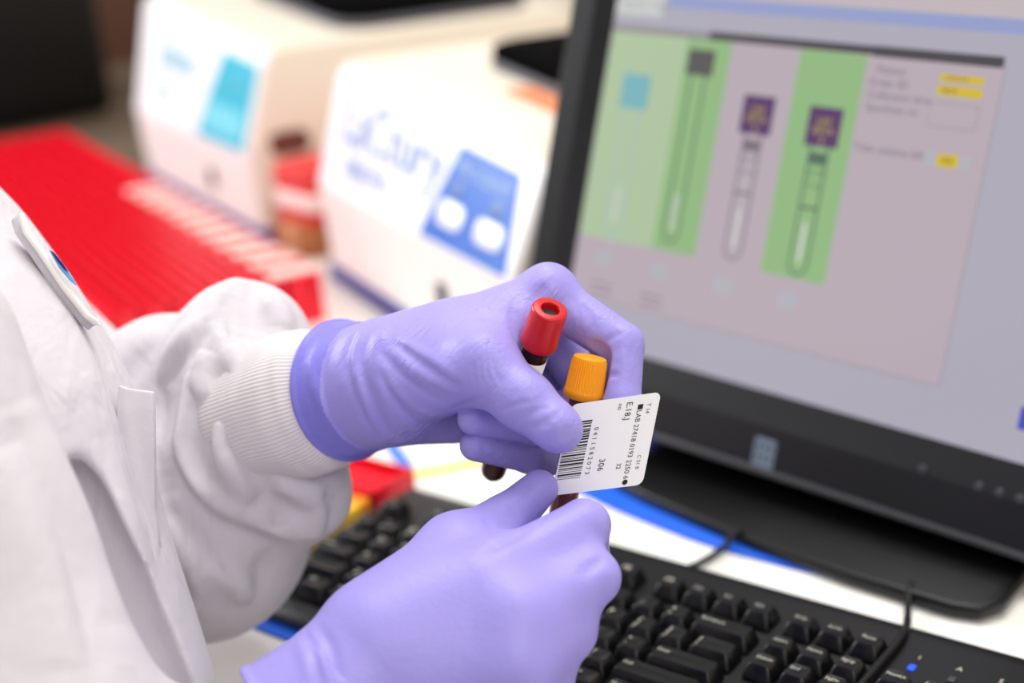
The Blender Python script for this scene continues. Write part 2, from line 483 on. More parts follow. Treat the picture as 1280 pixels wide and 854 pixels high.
# ---- lab coat
fs = Field()                                                     # far (left) sleeve
fs.cone(A(-15, 430, .85), A(150, 595, .815), .058, .058, .02)
fs.cone(A(150, 595, .815), A(250, 645, .775), .058, .054, .03)
fs.cone(A(250, 645, .775), A(318, 540, .742), .054, .044, .03)
fs.ball(A(304, 436, .757), .037, .025)
fs.ball(A(388, 622, .742), .021, .025)
fs.ball(A(250, 690, .775), .042, .03)
fs.ball(A(205, 470, .790), .034, .03)
FS = Folds(fs, True)
FS.add([[(295, 350), (272, 394), (287, 439), (298, 468), (283, 505)], [(243, 409), (212, 450), (196, 510)], [(335, 372), (350, 392), (352, 412)],
        [(241, 466), (228, 525), (222, 566), (241, 611), (296, 650)], [(274, 505), (271, 556), (291, 593), (322, 626)], [(338, 606), (372, 614), (402, 628), (399, 664)],
        [(206, 615), (221, 676), (251, 736)], [(306, 640), (345, 660), (386, 668)], [(262, 700), (300, 735), (318, 745)], [(262, 440), (250, 470), (252, 500)]], .0066, .0085)
FS.add([[(286, 366), (276, 402), (292, 440)], [(316, 352), (320, 385), (312, 415)], [(177, 440), (150, 478)], [(228, 440), (204, 485), (198, 540)],
        [(221, 485), (214, 551), (224, 593), (269, 653), (322, 672), (382, 678)], [(261, 510), (256, 538), (268, 578)], [(284, 546), (316, 588), (330, 612), (320, 640)],
        [(201, 588), (214, 640), (259, 690), (296, 740)], [(193, 630), (199, 676), (217, 730)], [(395, 616), (415, 634), (412, 660)],
        [(244, 452), (240, 500), (236, 545), (256, 600)], [(334, 700), (322, 747)], [(284, 466), (272, 503), (262, 527)], [(352, 616), (352, 640), (340, 660)]], .0050, -.0095)
ns = Field()                                                     # near (right) sleeve
ns.cone(A(-162, 470, .57), A(15, 960, .554), .060, .056, 0)
ns.cone(A(15, 960, .554), A(90, 1150, .552), .056, .052, .03)
ns.cone(A(90, 1150, .552), A(300, 985, .588), .052, .042, .03)
tr = Field()                                                     # front of the coat
tr.chain([A(-355, 275, .73), A(-235, 445, .70), A(-142, 612, .675), A(-70, 930, .645), A(-40, 1350, .62)], [.10, .11, .11, .11, .115], .05)
NS = Folds(ns, True).add([[(0, 560), (40, 640), (70, 740), (90, 840)], [(30, 500), (70, 590), (110, 680), (150, 780)]], .016, .006)
NS.add([[(10, 520), (50, 610), (90, 720), (120, 840)]], .012, -.006)
TR = Folds(tr, True).add([[(20, 300), (50, 360), (90, 440), (130, 550)], [(90, 470), (125, 560), (150, 650), (180, 770)]], .014, .006)
NSf, TRf = Field().sub(NS), Field().sub(TR)
sy = list(range(580, 821, 30)); sx = []
for y in sy:                                                     # deep gap where the near sleeve lies against the coat front
    x = 0
    for st_ in (24, 6, 2):
        while x < 330 and NSf.hit(x + st_, y) is not None: x += st_
    sx.append(x)
cf = np.polyfit(sy, sx, 1); slit = []
for y in range(590, 941, 25):
    x = np.polyval(cf, y); h = TRf.hit(x + 6, y)
    if h is not None: slit.append(A(x + 1, y, (h - CC) @ CR[2] + .003))
TRc = Field().sub(TR)
for dd, rr in ((.0, .0040), (.008, .0044), (.016, .0050)):
    TRc.chain([p + (p - CC) / np.linalg.norm(p - CC) * dd for p in slit], [.0028 + rr * min(1, i / 9) for i in range(len(slit))], .011, 's')
CT = Field().sub(FS).sub(TRc, .003).sub(NS, .002)
# the coat hangs in front of the worktop's edge
DESK_N = -.300
CT.fn(lambda P: np.maximum(np.maximum(P[:, 2] - .012, -(P[:, 2] + .06)), -(P @ NV - (DESK_N - .012))), .004, 's')
CT.half((0, 0, -.22), (0, 0, -1), .002)
ex = np.array([A(-420, 300, .80), A(470, 500, .74), A(60, 250, .95), A(-300, 700, .75), A(0, 1000, .5), A(60, 1200, .55), A(-200, 250, .8)])
lo = ex.min(0) - .08; hi = ex.max(0) + .06; lo[2] = -.23
COAT = mesh_field(CT, lo, hi, .0017)

# ---- body under the coat: one continuous figure (trunk, both arms and hands inside the gloves)
BD = Field()
BD.chain([A(-330, 265, .73), A(-208, 441, .70), A(-112, 610, .675), A(-44, 930, .645)], [.062, .066, .066, .062], .04)
BD.chain([A(-250, 330, .80), A(-15, 430, .85), A(150, 595, .815), A(250, 645, .775), A(345, 530, .735), A(470, 482, .692), A(560, 462, .690)],
         [.05, .040, .038, .036, .026, .018, .012], .01)
BD.chain([A(-300, 350, .62), A(-162, 470, .57), A(15, 960, .554), A(90, 1150, .552), A(300, 985, .588), A(440, 875, .597), A(560, 790, .600)],
         [.04, .038, .036, .034, .026, .018, .012], .01)
BD.fn(lambda P: np.maximum(np.maximum(P[:, 2] - .03, -(P[:, 2] + .08)), -(P @ NV - (DESK_N - .03))), .004, 's')
BD.half((0, 0, -.20), (0, 0, -1), .002)
BODY = mesh_field(BD, lo, np.maximum(hi, A(600, 430, .72) + .05), .006, 1)

person = link('person', *BODY, M_skin)
tag(person, 'person in a white lab coat and lavender gloves holding blood tubes and a label', 'person')
coat = link('lab_coat', *COAT, M_coat, person)
M_glove2 = mat('doubled lavender nitrile', (132, 126, 218), rough=.42, spec=.35, bump=[(300, .0003), (1500, .00008)], sss=.1, streak=(at(455, 570, .7) - at(435, 400, .7), 40, 260, .0010))
def glove_obj(VF, nrm, p0, wid, m1, m2):
    V, F = VF; nrm = np.array(nrm) / np.linalg.norm(nrm); c = V[F].mean(1); h = (c - p0) @ nrm
    mi = ((h > -wid) & (h < .02)).astype(int)
    return link('glove', V, F, [m1, m2], person, mi)
gl = glove_obj(L_GLOVE, ln, lp0, .0175, M_glove, M_glove2)
gr = glove_obj(R_GLOVE, rc - rw, A(368, 913, .593), .03, M_glove_s, M_glove_s)

# knitted cuff: ribs run along the arm
def knit(p, name='knit_cuff'):
    nr = 110; sub = 4; U = nr * sub; W = 40; Vv = []; Ff = []
    c = [np.array(q[0]) for q in p]; rr = [q[1] for q in p]
    for j in range(W):
        t = j / (W - 1) * (len(c) - 1); i = min(int(t), len(c) - 2); w = t - i
        w2 = w * w * (3 - 2 * w)
        o = c[i] * (1 - w) + c[i + 1] * w; r = rr[i] * (1 - w2) + rr[i + 1] * w2
        d = Vector(c[-1] - c[0]).normalized(); x = d.cross(Vector((.1, .2, 1))).normalized(); y = x.cross(d)
        for k in range(U):
            a = 2 * math.pi * k / U
            q = r + .00035 * math.cos(nr * a) + .0006 * math.sin(3 * a + j * .15) + .0004 * math.sin(7 * a - j * .2)
            Vv.append(Vector(o) + x * q * math.cos(a) + y * q * math.sin(a))
    for j in range(W - 1):
        for k in range(U):
            k2 = (k + 1) % U; Ff.append((j * U + k, j * U + k2, (j + 1) * U + k2, (j + 1) * U + k))
    Ff.append(tuple(range(U - 1, -1, -1))); Ff.append(tuple((W - 1) * U + k for k in range(U)))
    return link(name, Vv, Ff, M_knit, coat)
knit([(A(440, 486, .708), .0290), (A(420, 494, .713), .0325), (A(400, 500, .716), .0362), (A(380, 506, .719), .0372), (A(350, 514, .726), .0365), (A(318, 526, .737), .0372), (A(296, 534, .745), .033)])
knit([(A(352, 938, .594), .0310), (A(330, 955, .592), .0345), (A(306, 975, .590), .0340), (A(285, 990, .588), .0360)])

# breast pocket seen edge-on with its overlocked border and embroidered emblem
def slab_px(name, pts, d, th, m, parent, bev=.0008):
    """flat piece of doubled cloth with real thickness; pts are (px, py, extra depth)"""
    P = [Vector(at(p[0], p[1], d + (p[2] if len(p) > 2 else 0))) for p in pts]
    c = sum(P, Vector()) / len(P); n = Vector((0, 0, 0))
    for i in range(len(P)): n += (P[i] - c).cross(P[(i + 1) % len(P)] - c)
    n.normalize()
    if n.dot(Vector(CC) - c) < 0: n = -n
    bm = bmesh.new(); a = [bm.verts.new(p) for p in P]; b = [bm.verts.new(p - n * th) for p in P]
    bm.faces.new(a); bm.faces.new(b[::-1]); k = len(P)
    for i in range(k): bm.faces.new((a[i], b[i], b[(i + 1) % k], a[(i + 1) % k]))
    bmesh.ops.recalc_face_normals(bm, faces=bm.faces[:])
    if bev: bmesh.ops.bevel(bm, geom=bm.edges[:], offset=bev, segments=2, profile=.5, affect='EDGES')
    mb = MB(); mb.bm(bm); return mb.build(name, m, parent)
bp = slab_px('breast_pocket', [(24, 266), (36, 276), (60, 308, .004), (96, 356, .006), (121, 396, .004), (122, 405), (110, 394, -.004), (80, 358, -.006), (50, 312, -.005), (30, 284, -.003)], .655, .006, M_coat, coat)
mb = MB()
pl = [A(26, 268, .651), A(33, 290, .650), A(50, 313, .648), (A(80, 358, .648)), A(108, 394, .650), A(121, 404, .653)]
mb.tube(pl, .0017)
for i in range(60):
    t = i / 59 * 4.999; j = int(t); w = t - j
    p = pl[j] * (1 - w) + pl[j + 1] * w
    mb.tube([p + np.array([0, 0, .0016]), p + .0016 * np.array([.79, .15, -.6])], .0006, 6)
mb.build('stitched_border', M_thread, bp)
slab_px('emblem_patch', [(60, 311), (66, 316), (80, 332), (90, 346), (96, 358), (88, 352), (74, 336)], .6465, .0012, M_sky, bp, .0003)
slab_px('emblem_patch', [(63, 313), (68, 317), (78, 329), (85, 340), (80, 337), (71, 326)], .6455, .0012, M_navy, bp, .0003)

# front facing of the coat with the pocket opening
pk = slab_px('pocket', [(147, 481), (160, 486), (192, 490), (193, 560), (194, 640), (201, 700), (215, 770), (240, 862), (205, 862), (172, 740), (150, 640), (143, 560)], .648, .005, M_coat, coat, .0015)
# ------------------------------------------------------------------ worktop, room
M_top = mat('white laminate', (238, 234, 226), rough=.35, spec=.4)
M_edge = mat('grey laminate edge', (170, 168, 165), rough=.5)
M_floor = mat('taupe vinyl floor', (116, 100, 84), rough=.4, var=(6, .15))
M_wallb = mat('cream paint', (214, 204, 190), rough=.8)
M_wood = mat('brown wood veneer', (112, 74, 58), rough=.45, var=(9, .25))
M_black = mat('black plastic', (11, 11, 13), rough=.36, spec=.4, bump=[(900, .00005)])
M_black2 = mat('glossy black plastic', (10, 10, 12), rough=.12, spec=.5)
M_blue = mat('blue plastic', (12, 92, 214), rough=.5)
M_grey = mat('dark grey plastic', (58, 58, 64), rough=.45)

bm_ = Matrix.Rotation(BENCH_ROT, 4, 'Z')
def bench_mw(e, n, z=0.0, yaw=0.0):
    M = Matrix.Rotation(BENCH_ROT + yaw, 4, 'Z'); M.translation = Vector(bench(e, n, z)); return M

desk = empty('lab_bench', mw=bench_mw(0, 0, -.75))
tag(desk, 'long white laminate lab bench carrying the instruments and keyboard', 'bench')
mb = MB(); mb.box((-1.500, DESK_N, .71), (1.5, .74, .75), 0, bevel=.004); mb.build('worktop', M_top, desk)
mb = MB(); mb.box((-1.48, .66, .0), (1.48, .70, .71), 0, bevel=.002); mb.build('back_panel', M_edge, desk)
for e in (-1.47, 1.42):
    mb = MB(); mb.box((e, -.25, 0), (e + .04, .66, .71), 0, bevel=.003); mb.build('side_panel', M_edge, desk)

def struct(o):
    o['kind'] = 'structure'; return o
mb = MB(); mb.quad((-4.2, -2.6, 0), (2.6, -2.6, 0), (2.6, .8, 0), (-4.2, .8, 0))
o = struct(mb.build('floor', M_floor)); o.matrix_world = bench_mw(0, 0, -.75)
mb = MB(); mb.box((-4.2, .76, 0), (2.6, .86, 2.0)); o = struct(mb.build('wall_back', M_wallb)); o.matrix_world = bench_mw(0, 0, -.75)
mb = MB(); mb.box((-4.3, -2.6, 0), (-4.2, .86, 2.0)); o = struct(mb.build('wall_left', mat('taupe paint', (120, 100, 84), rough=.8))); o.matrix_world = bench_mw(0, 0, -.75)

# brown wooden cupboard beyond the end of the bench
cab = empty('wooden_cupboard', mw=bench_mw(-3.45, -.2, -.75))
tag(cab, 'brown wooden cupboard beyond the far end of the bench', 'cupboard')
mb = MB(); mb.box((-.35, -1.2, .55), (.30, .80, 1.6), 0, bevel=.006); mb.box((-.30, -1.15, 0), (.24, .76, .55), 0, bevel=.004)
mb.build('body', M_wood, cab)
for k in range(3):
    y = -1.19 + k * .665
    mb = MB(); mb.box((.30, y, .57), (.32, y + .65, 1.58), 0, bevel=.004); d = mb.build('door', M_wood, cab)
    mb = MB(); mb.tube([(.32, y + .58, .98), (.345, y + .58, .99), (.345, y + .58, 1.12), (.32, y + .58, 1.13)], .006); mb.build('handle', M_black, d)

# black computer tower on the side table
pc = empty('computer_tower', mw=bench_mw(-2.31, .03, 0, math.radians(8)))
tag(pc, 'black computer tower standing on the taupe side table', 'computer')
mb = MB(); mb.box((-.24, -.30, .0), (.24, .17, .60), 0, bevel=.03, seg=4); mb.build('case', M_black, pc)
mb = MB(); mb.box((.235, -.27, .03), (.255, .14, .57), 0, bevel=.008, seg=3); mb.build('front_panel', M_black, pc)
mb = MB(); mb.lathe([(.022, 0), (.022, .008), (.018, .011)], 24, mw=axis_frame((.255, -.22, .46), (1, 0, 0))); mb.build('power_button', mat('pale button', (150, 150, 140), rough=.4), pc)
st = empty('side_table', mw=bench_mw(0, 0, -.75))
tag(st, 'taupe topped wooden side table at the far end of the white bench', 'table')
mb = MB(); mb.box((-2.75, -.32, .715), (-1.505, .74, .75), 0, bevel=.004); mb.build('table_top', mat('taupe laminate', (112, 96, 80), rough=.5, var=(8, .1)), st)
for ex_ in (-2.70, -1.57):
    for ny in (-.29, .67):
        mb = MB(); mb.box((ex_, ny, 0), (ex_ + .05, ny + .05, .715), 0, bevel=.004); mb.build('leg', M_wood, st)

# blue mats
mb = MB(); mb.prism(rrect(-.5, -.131, .30, .02, .01), .0002, .0022, bevel=.0006)
tag(mb.build('desk_mat', M_blue), 'thin blue mat under the black keyboard', 'mat')
mb = MB(); mb.prism([(-.19, .30), (-.195, .114), (-.17, .1065), (-.15, .1015), (-.12, .0955), (-.09, .0905), (-.06, .0880), (-.02, .0885), (.01, .092), (.01, .30)], .0002, .0022, bevel=.0006)
tag(mb.build('desk_mat', M_blue), 'blue mat under the black monitor base', 'mat')
# tape lines on the worktop
M_yel = mat('yellow tape', (246, 222, 90), rough=.5)
M_btape = mat('blue tape', (70, 120, 210), rough=.5)
def strip(name, a, b, w, m, label, cat):
    a = Vector(a); b = Vector(b); x = (b - a).normalized(); y = Vector((-x.y, x.x, 0)) * w / 2
    mb = MB(); mb.prism([(a - y)[:2], (b - y)[:2], (b + y)[:2], (a + y)[:2]], .0002, .0012)
    tag(mb.build(name, m), label, cat)
strip('tape_strip', (-.325, .062, 0), (-.262, .150, 0), .010, M_yel, 'yellow tape strip on the white worktop behind the keyboard', 'tape')
strip('tape_strip', (-.40, .135, 0), (-.325, .086, 0), .010, M_btape, 'blue tape strip on the white worktop near the red racks', 'tape')
# ------------------------------------------------------------------ monitor
mx = Vector((0.99284949, -0.11461252, -0.03337455)); mu = Vector((0.06525086, 0.28694494, 0.9557222)); mn = mx.cross(mu)
MW = Matrix((mx, mu, mn)).transposed().to_4x4(); MW = MW @ Matrix.Diagonal((.96, .96, .96, 1)); MW.translation = Vector((-0.06854, 0.15820, 0.03907))
mon = empty('computer_monitor', loc=(-.05, .2, 0))
tag(mon, 'black touchscreen monitor showing a page of blood tube pictures', 'monitor')
SX0, SX1, SY0, SY1 = -.198, .198, .040, .356
def mp(name, mb, m, parent=mon, smooth=True, sharp=35):
    o = mb.build(name, m, None, smooth, sharp); o.data.transform(Matrix.Translation((.05, -.2, 0)) @ MW); o.parent = parent
    return o
# housing: back shell and a frame sloping in to the screen
mb = MB()
out = rrect(-.238, -.0135, .238, .392, .010, 5); n = len(out)
def ring(pts, z): return [(x, y, z) for x, y in pts]
def inset(x0, y0, x1, y1): return rrect(x0, y0, x1, y1, .0015, 5)
R = [ring(rrect(-.185, .02, .185, .36, .02, 5), -.050), ring(rrect(-.230, -.012, .232, .386, .010, 5), -.022), ring(out, -.012), ring(out, .004),
     ring(rrect(-.235, -.0110, .235, .389, .009, 5), .0068), ring(inset(-.215, .018, .215, .373), .0062), ring(inset(SX0, SY0, SX1, SY1), -.0005)]
for i in range(len(R) - 1):
    V = R[i] + R[i + 1]; mb.add(V, [(k, (k + 1) % n, n + (k + 1) % n, n + k) for k in range(n)])
mb.add(R[0], [tuple(range(n - 1, -1, -1))])
M_bez = mat('charcoal monitor plastic', (20, 20, 23), rough=.32, spec=.5)
frm = mp('bezel', mb, M_bez)
mb = MB(); mb.box((-.22, -.0145, -.004), (.230, -.0098, .0105), bevel=.0016); mp('lower_lip', mb, M_grey)
# screen with the picture it shows
def em(name, rgb, k=1.0): return mat('screen ' + name, rgb, rough=.25, spec=.35, emit=k)
SC = [('ground', (176, 172, 186)), ('panel', (186, 172, 182)), ('green', (146, 186, 128)), ('glare green', (176, 198, 160)), ('bar', (70, 66, 72)),
      ('blue', (150, 160, 206)), ('head', (196, 184, 188)), ('white', (206, 208, 206)), ('cyan', (120, 180, 190)), ('dark', (86, 84, 80)), ('purple', (90, 52, 104)),
      ('yellow', (214, 186, 30)), ('grey text', (122, 112, 124)), ('tube line', (84, 108, 92)), ('tick', (168, 190, 200)), ('ink', (52, 46, 56)), ('royal', (70, 80, 190)), ('grey bar', (150, 142, 146))]
SM = []
for a, b in SC:
    m = mat('screen ' + a, b, rough=.22, spec=.4); bs = m.node_tree.nodes['Principled BSDF']
    bs.inputs['Base Color'].default_value = (.012, .012, .014, 1)
    bs.inputs['Emission Color'].default_value = lin(b); bs.inputs['Emission Strength'].default_value = .92
    SM.append(m)
SI = {a: i for i, (a, b) in enumerate(SC)}
scr = MB(); lay = [0]
def q(c, x0, y0, x1, y1, sk=0.0):
    lay[0] += 1; z = lay[0] * .000008
    scr.quad((x0, y0, z), (x1, y0, z), (x1 + sk, y1, z), (x0 + sk, y1, z), SI[c])
def tx(c, body, x, y, size, rot=0, sxx=1.0):
    V, F = text_geo(body, size); lay[0] += 1; z = lay[0] * .000008
    scr.add([(x + v[0] * sxx, y + v[1], z) for v in V], F, SI[c])
q('ground', SX0, SY0, SX1, SY1)
q('head', SX0, .299, SX1, SY1); q('blue', -.150, .2905, SX1, .2995); q('ground', SX0, .277, SX1, .290)
q('white', SX0, .2835, -.155, .299)
tx('grey text', 'Specimen  Tubes', -.172, .291, .006)
q('panel', SX0, .073, .1095, .272)
q('glare green', -.1975, .118, -.1425, .2725); q('green', -.1425, .119, -.0895, .2725)  # left column's paler green has screen glare put into its colour
q('glare green', -.143, .119, -.128, .2725); q('green', -.0340, .119, .0165, .2700)  # glare fades out over the next column's left strip, also as colour
q('grey bar', SX0, .2705, .0, .2755); q('bar', -.11, .2705, .1080, .2762); q('bar', .02, .2698, .1080, .2765)
def tube_pic(x0, x1, top, capb, bot, cap, line, txt):
    w = x1 - x0; xm = (x0 + x1) / 2
    q(cap, x0, capb, x1, top)
    if txt:
        for i in range(3): tx('yellow', txt[i], xm, top - (top - capb) * (.36 + .24 * i), .0062)
    for a in (x0 + w * .2, x1 - w * .2 - .0016): q(line, a, bot + .006, a + .0016, capb)
    q('white', x0 + w * .44, bot + .008, x1 - w * .44, bot + .034)
    for i in range(9):
        t0 = math.pi + math.pi * i / 9; t1 = math.pi + math.pi * (i + 1) / 9; r = w * .3; r2 = r - .0016; lay[0] += 1; z = lay[0] * .000008
        scr.quad((xm + r * math.cos(t0), bot + .006 + r * math.sin(t0), z), (xm + r * math.cos(t1), bot + .006 + r * math.sin(t1), z),
                 (xm + r2 * math.cos(t1), bot + .006 + r2 * math.sin(t1), z), (xm + r2 * math.cos(t0), bot + .006 + r2 * math.sin(t0), z), SI[line])
    if txt:
        q(line, x0 + w * .2, capb - .012, x1 - w * .2, capb - .004)
        for i in range(2): tx(line, ('EDTA', '4 ml')[i], xm, capb - .018 - i * .008, .006)
        q(line, x0 + w * .2, capb - .042, x1 - w * .2, capb - .040)
tube_pic(-.1800, -.1545, .241, .216, .124, 'cyan', 'tick', None)
tube_pic(-.1250, -.1020, .263, .245, .126, 'dark', 'tube line', None)
tube_pic(-.0715, -.0462, .236, .210, .124, 'purple', 'grey text', ('LAV', 'EDTA', '4'))
tube_pic(-.0185, .0068, .234, .208, .123, 'purple', 'tube line', ('LAV', 'EDTA', '4'))
for x in (-.1700, -.1175, -.0615, -.0085):
    q('tick', x - .006, .099, x + .006, .108); q('panel', x - .004, .1005, x + .004, .1065); tx('tick', '1', x, .1035, .006)
for x in (-.165, -.118): 
    for i in range(2): q('grey text', x - .012, .084 - i * .006, x + .008, .0852 - i * .006)
for y, s_, xx in ((.2618, 'Patient', .0350), (.2535, 'Order ID', .0345), (.2455, 'Collection time', .0440), (.2375, 'Specimen no', .0405), (.2113, 'Tube volume left', .0440)):
    tx('grey text', s_, xx, y, .0072)
q('grey bar', .0660, .2305, .0985, .2455); q('panel', .0665, .231, .098, .245)
q('yellow', .0686, .2585, .0984, .2630); q('yellow', .0688, .2500, .0984, .2560)
tx('ink', '10/12/14', .080, .2608, .0042); tx('ink', '08:24', .077, .2530, .0042)
q('tick', .0700, .2070, .0764, .2145); q('panel', .0712, .2082, .0752, .2133); q('yellow', .0777, .2066, .0918, .2146); q('tick', .0932, .2068, .0992, .2142); q('panel', .0944, .208, .098, .213)
tx('ink', '4.0', .0848, .2106, .0055)
q('grey bar', .1095, .073, .1101, .272); q('grey bar', SX0, .0725, .1095, .0731)
q('royal', .1630, .0600, .1790, .0740)
screen = mp('screen', scr, SM, frm, smooth=False, sharp=None)
# maker's mark: a grid of little bars, and the front buttons
M_logo = mat('grey print', (120, 134, 150), rough=.4)
mb = MB()
for i in range(3): mb.box((-.0085, -.0095 + i * .0075, .0066), (.0085, -.0050 + i * .0075, .0072))
for i in range(4): mb.box((-.0085 + i * .0050, -.0095, .0066), (-.0065 + i * .0050, .0100, .0072))
mp('maker_mark', mb, M_logo, frm)
for x, y in ((.1125, .0245), (.150, .0245), (.163, .0245), (.176, .0245), (.189, .0245)):
    mb = MB(); mb.lathe([(.0028, .0040), (.0028, .0062), (.0022, .0068)], 20, mw=Matrix.Translation((x, y - .004, 0))); mp('button', mb, M_grey, frm)
# foot: a low black plate, and the hinge behind
mb = MB(); mb.prism([(.084, .080), (.099, .084), (.107, .098), (.106, .33), (.09, .345), (-.15, .345), (-.172, .33), (-.176, .136), (-.170, .127), (-.14, .1165), (-.10, .1065), (-.06, .0970), (-.02, .0900), (.02, .0840)], .0024, .0110, bevel=.003, seg=3)
o = mb.build('foot_plate', M_black, None); o.data.transform(Matrix.Translation((.05, -.2, 0))); o.parent = mon
mb = MB(); mb.box((-.13, .212, .009), (.03, .275, .13), bevel=.010, seg=3)
mb.box((-.205, .190, .009), (.135, .25, .046), bevel=.006, seg=3)
o = mb.build('stand_neck', M_black, None); o.data.transform(Matrix.Translation((.05, -.2, 0))); o.parent = mon
# cables
def cable(pts, r, label):
    mb = MB(); P = smooth_line([np.array(p, float) for p in pts], 8); mb.tube(P, r, 10)
    tag(mb.build('cable', M_black), label, 'cable')
cable([(-.058, .100, .0124), (-.061, .092, .0095), (-.0625, .084, .0048), (-.066, .060, .0046), (-.0675, .0415, .0090)], .0022, 'short black cable crossing the blue mat to the keyboard')
# ------------------------------------------------------------------ keyboard
U1 = .01905; KX0 = -14 * U1          # world x of key column 0's left edge mark
kb = empty('keyboard', loc=(KX0 + 11 * U1, -.03, 0))
tag(kb, 'full size black keyboard with white legends in front of the monitor', 'keyboard')
KO = Vector((KX0 + 11 * U1, -.03, 0))
M_key = mat('black key plastic', (11, 11, 13), rough=.26, spec=.4)
M_leg = mat('pale key print', (205, 200, 186), rough=.5)
mb = MB()
x0, x1 = KX0 - .42 * U1, KX0 + 22.6 * U1
prof = [(-.122, .0035), (-.122, .009), (-.118, .0120), (-.110, .0140), (.028, .0186), (.036, .0178), (.0392, .0140), (.0392, .0035)]
V = []; nP = len(prof)
for xx in (x0, x1): V += [(xx - KO.x, y - KO.y, z) for y, z in prof]
F = [(k, (k + 1) % nP, nP + (k + 1) % nP, nP + k) for k in range(nP)] + [tuple(range(nP - 1, -1, -1)), tuple(range(nP, 2 * nP))]
bm = bmesh.new(); vs = [bm.verts.new(v) for v in V]
for f in F: bm.faces.new([vs[i] for i in f])
bmesh.ops.recalc_face_normals(bm, faces=bm.faces[:])
bmesh.ops.bevel(bm, geom=bm.edges[:], offset=.0016, segments=2, profile=.5, affect='EDGES')
mb.bm(bm)
body = mb.build('body', M_black, kb)
ROWY = [.0000, -.0246, -.0434, -.0621, -.0808, -.0995]       # row centres in y (function row first)
def key(cx, row, wu=1.0, legend='', hu=1.0, name='key', two=None):
    w = wu * U1 - .0022; d = hu * U1 - .0022
    x = KX0 + (cx + wu / 2 - .06) * U1; y = ROWY[row] - (hu - 1) * U1 / 2
    zt = .0235 + (y + .10) * .026; zb = .0160 + (y + .10) * .026
    mb = MB(); bm = bmesh.new(); N = 6
    # skirt tapering to a dished top
    lv = []
    for z, ins, yo in ((zb, 0, 0), (zb + (zt - zb) * .8, .0020, .0004), (zt, .0030, .0006)):
        lv.append([bm.verts.new((px, py + yo, z)) for px, py in rrect(-w / 2 + ins, -d / 2 + ins, w / 2 - ins, d / 2 - ins, .0018, 3)])
    L = len(lv[0])
    for a, b in zip(lv, lv[1:]):
        for k in range(L): bm.faces.new((a[k], a[(k + 1) % L], b[(k + 1) % L], b[k]))
    c = bm.verts.new((0, .0006, zt - .0009))
    mid = [bm.verts.new((v.co.x * .55, .0006 + (v.co.y - .0006) * .55, zt - .0007)) for v in lv[2]]
    for k in range(L):
        bm.faces.new((lv[2][k], lv[2][(k + 1) % L], mid[(k + 1) % L], mid[k])); bm.faces.new((mid[k], mid[(k + 1) % L], c))
    mb.bm(bm, 0)
    if legend:
        sz = .0056 if len(legend) <= 2 else .0034
        Vt, Ft = text_geo(legend, sz); xs = [v[0] for v in Vt]
        tx0 = -w / 2 + .0042 - min(xs); ty = d / 2 - .0062
        mb.add([(v[0] + tx0, v[1] + ty, zt + .00012) for v in Vt], Ft, 1)
        if two:
            Vt, Ft = text_geo(two, .0044); mb.add([(v[0] + tx0, v[1] + ty - .0052, zt + .00012) for v in Vt], Ft, 1)
    o = mb.build(name, [M_key, M_leg], kb, True, 40); o.location = Vector((x, y, 0)) - KO
    return o
key(0, 0, 1, 'Esc')
for i in range(12): key((2, 3, 4, 5, 6.5, 7.5, 8.5, 9.5, 11, 12, 13, 14)[i], 0, 1, 'F%d' % (i + 1))
for i, t in enumerate(('PrtSc', 'ScrLk', 'Pause')): key(15.25 + i, 0, 1, t)
for i, (t, s2) in enumerate(zip('~!@#$%^&*()_+', '`1234567890-=')): key(i, 1, 1, t, two=s2)
key(13, 1, 2, 'Backspace')
key(0, 2, 1.5, 'Tab')
for i, t in enumerate('QWERTYUIOP'): key(1.5 + i, 2, 1, t)
key(11.5, 2, 1, '{', two='['); key(12.5, 2, 1, '}', two=']'); key(13.5, 2, 1.5, '|', two='\\')
key(0, 3, 1.75, 'CapsLk')
for i, t in enumerate('ASDFGHJKL'): key(1.75 + i, 3, 1, t)
key(10.75, 3, 1, ':', two=';'); key(11.75, 3, 1, '"', two="'"); key(12.75, 3, 2.25, 'Enter')
key(0, 4, 2.25, 'Shift')
for i, t in enumerate('ZXCVBNM'): key(2.25 + i, 4, 1, t)
key(9.25, 4, 1, '<', two=','); key(10.25, 4, 1, '>', two='.'); key(11.25, 4, 1, '?', two='/'); key(12.25, 4, 2.75, 'Shift')
x = 0
for w_, t in ((1.25, 'Ctrl'), (1.25, 'Win'), (1.25, 'Alt'), (6.25, ''), (1.25, 'Alt'), (1.25, 'Win'), (1.25, 'Menu'), (1.25, 'Ctrl')):
    key(x, 5, w_, t); x += w_
for i, t in enumerate(('Insert', 'Home', 'PgUp')): key(15.25 + i, 1, 1, t)
for i, t in enumerate(('Delete', 'End', 'PgDn')): key(15.25 + i, 2, 1, t)
key(16.25, 4, 1, '^'); key(15.25, 5, 1, '<'); key(16.25, 5, 1, 'v'); key(17.25, 5, 1, '>')
for i, t in enumerate(('NumLk', '/', '*')): key(18.5 + i, 1, 1, t)
for i, t in enumerate('789'): key(18.5 + i, 2, 1, t)
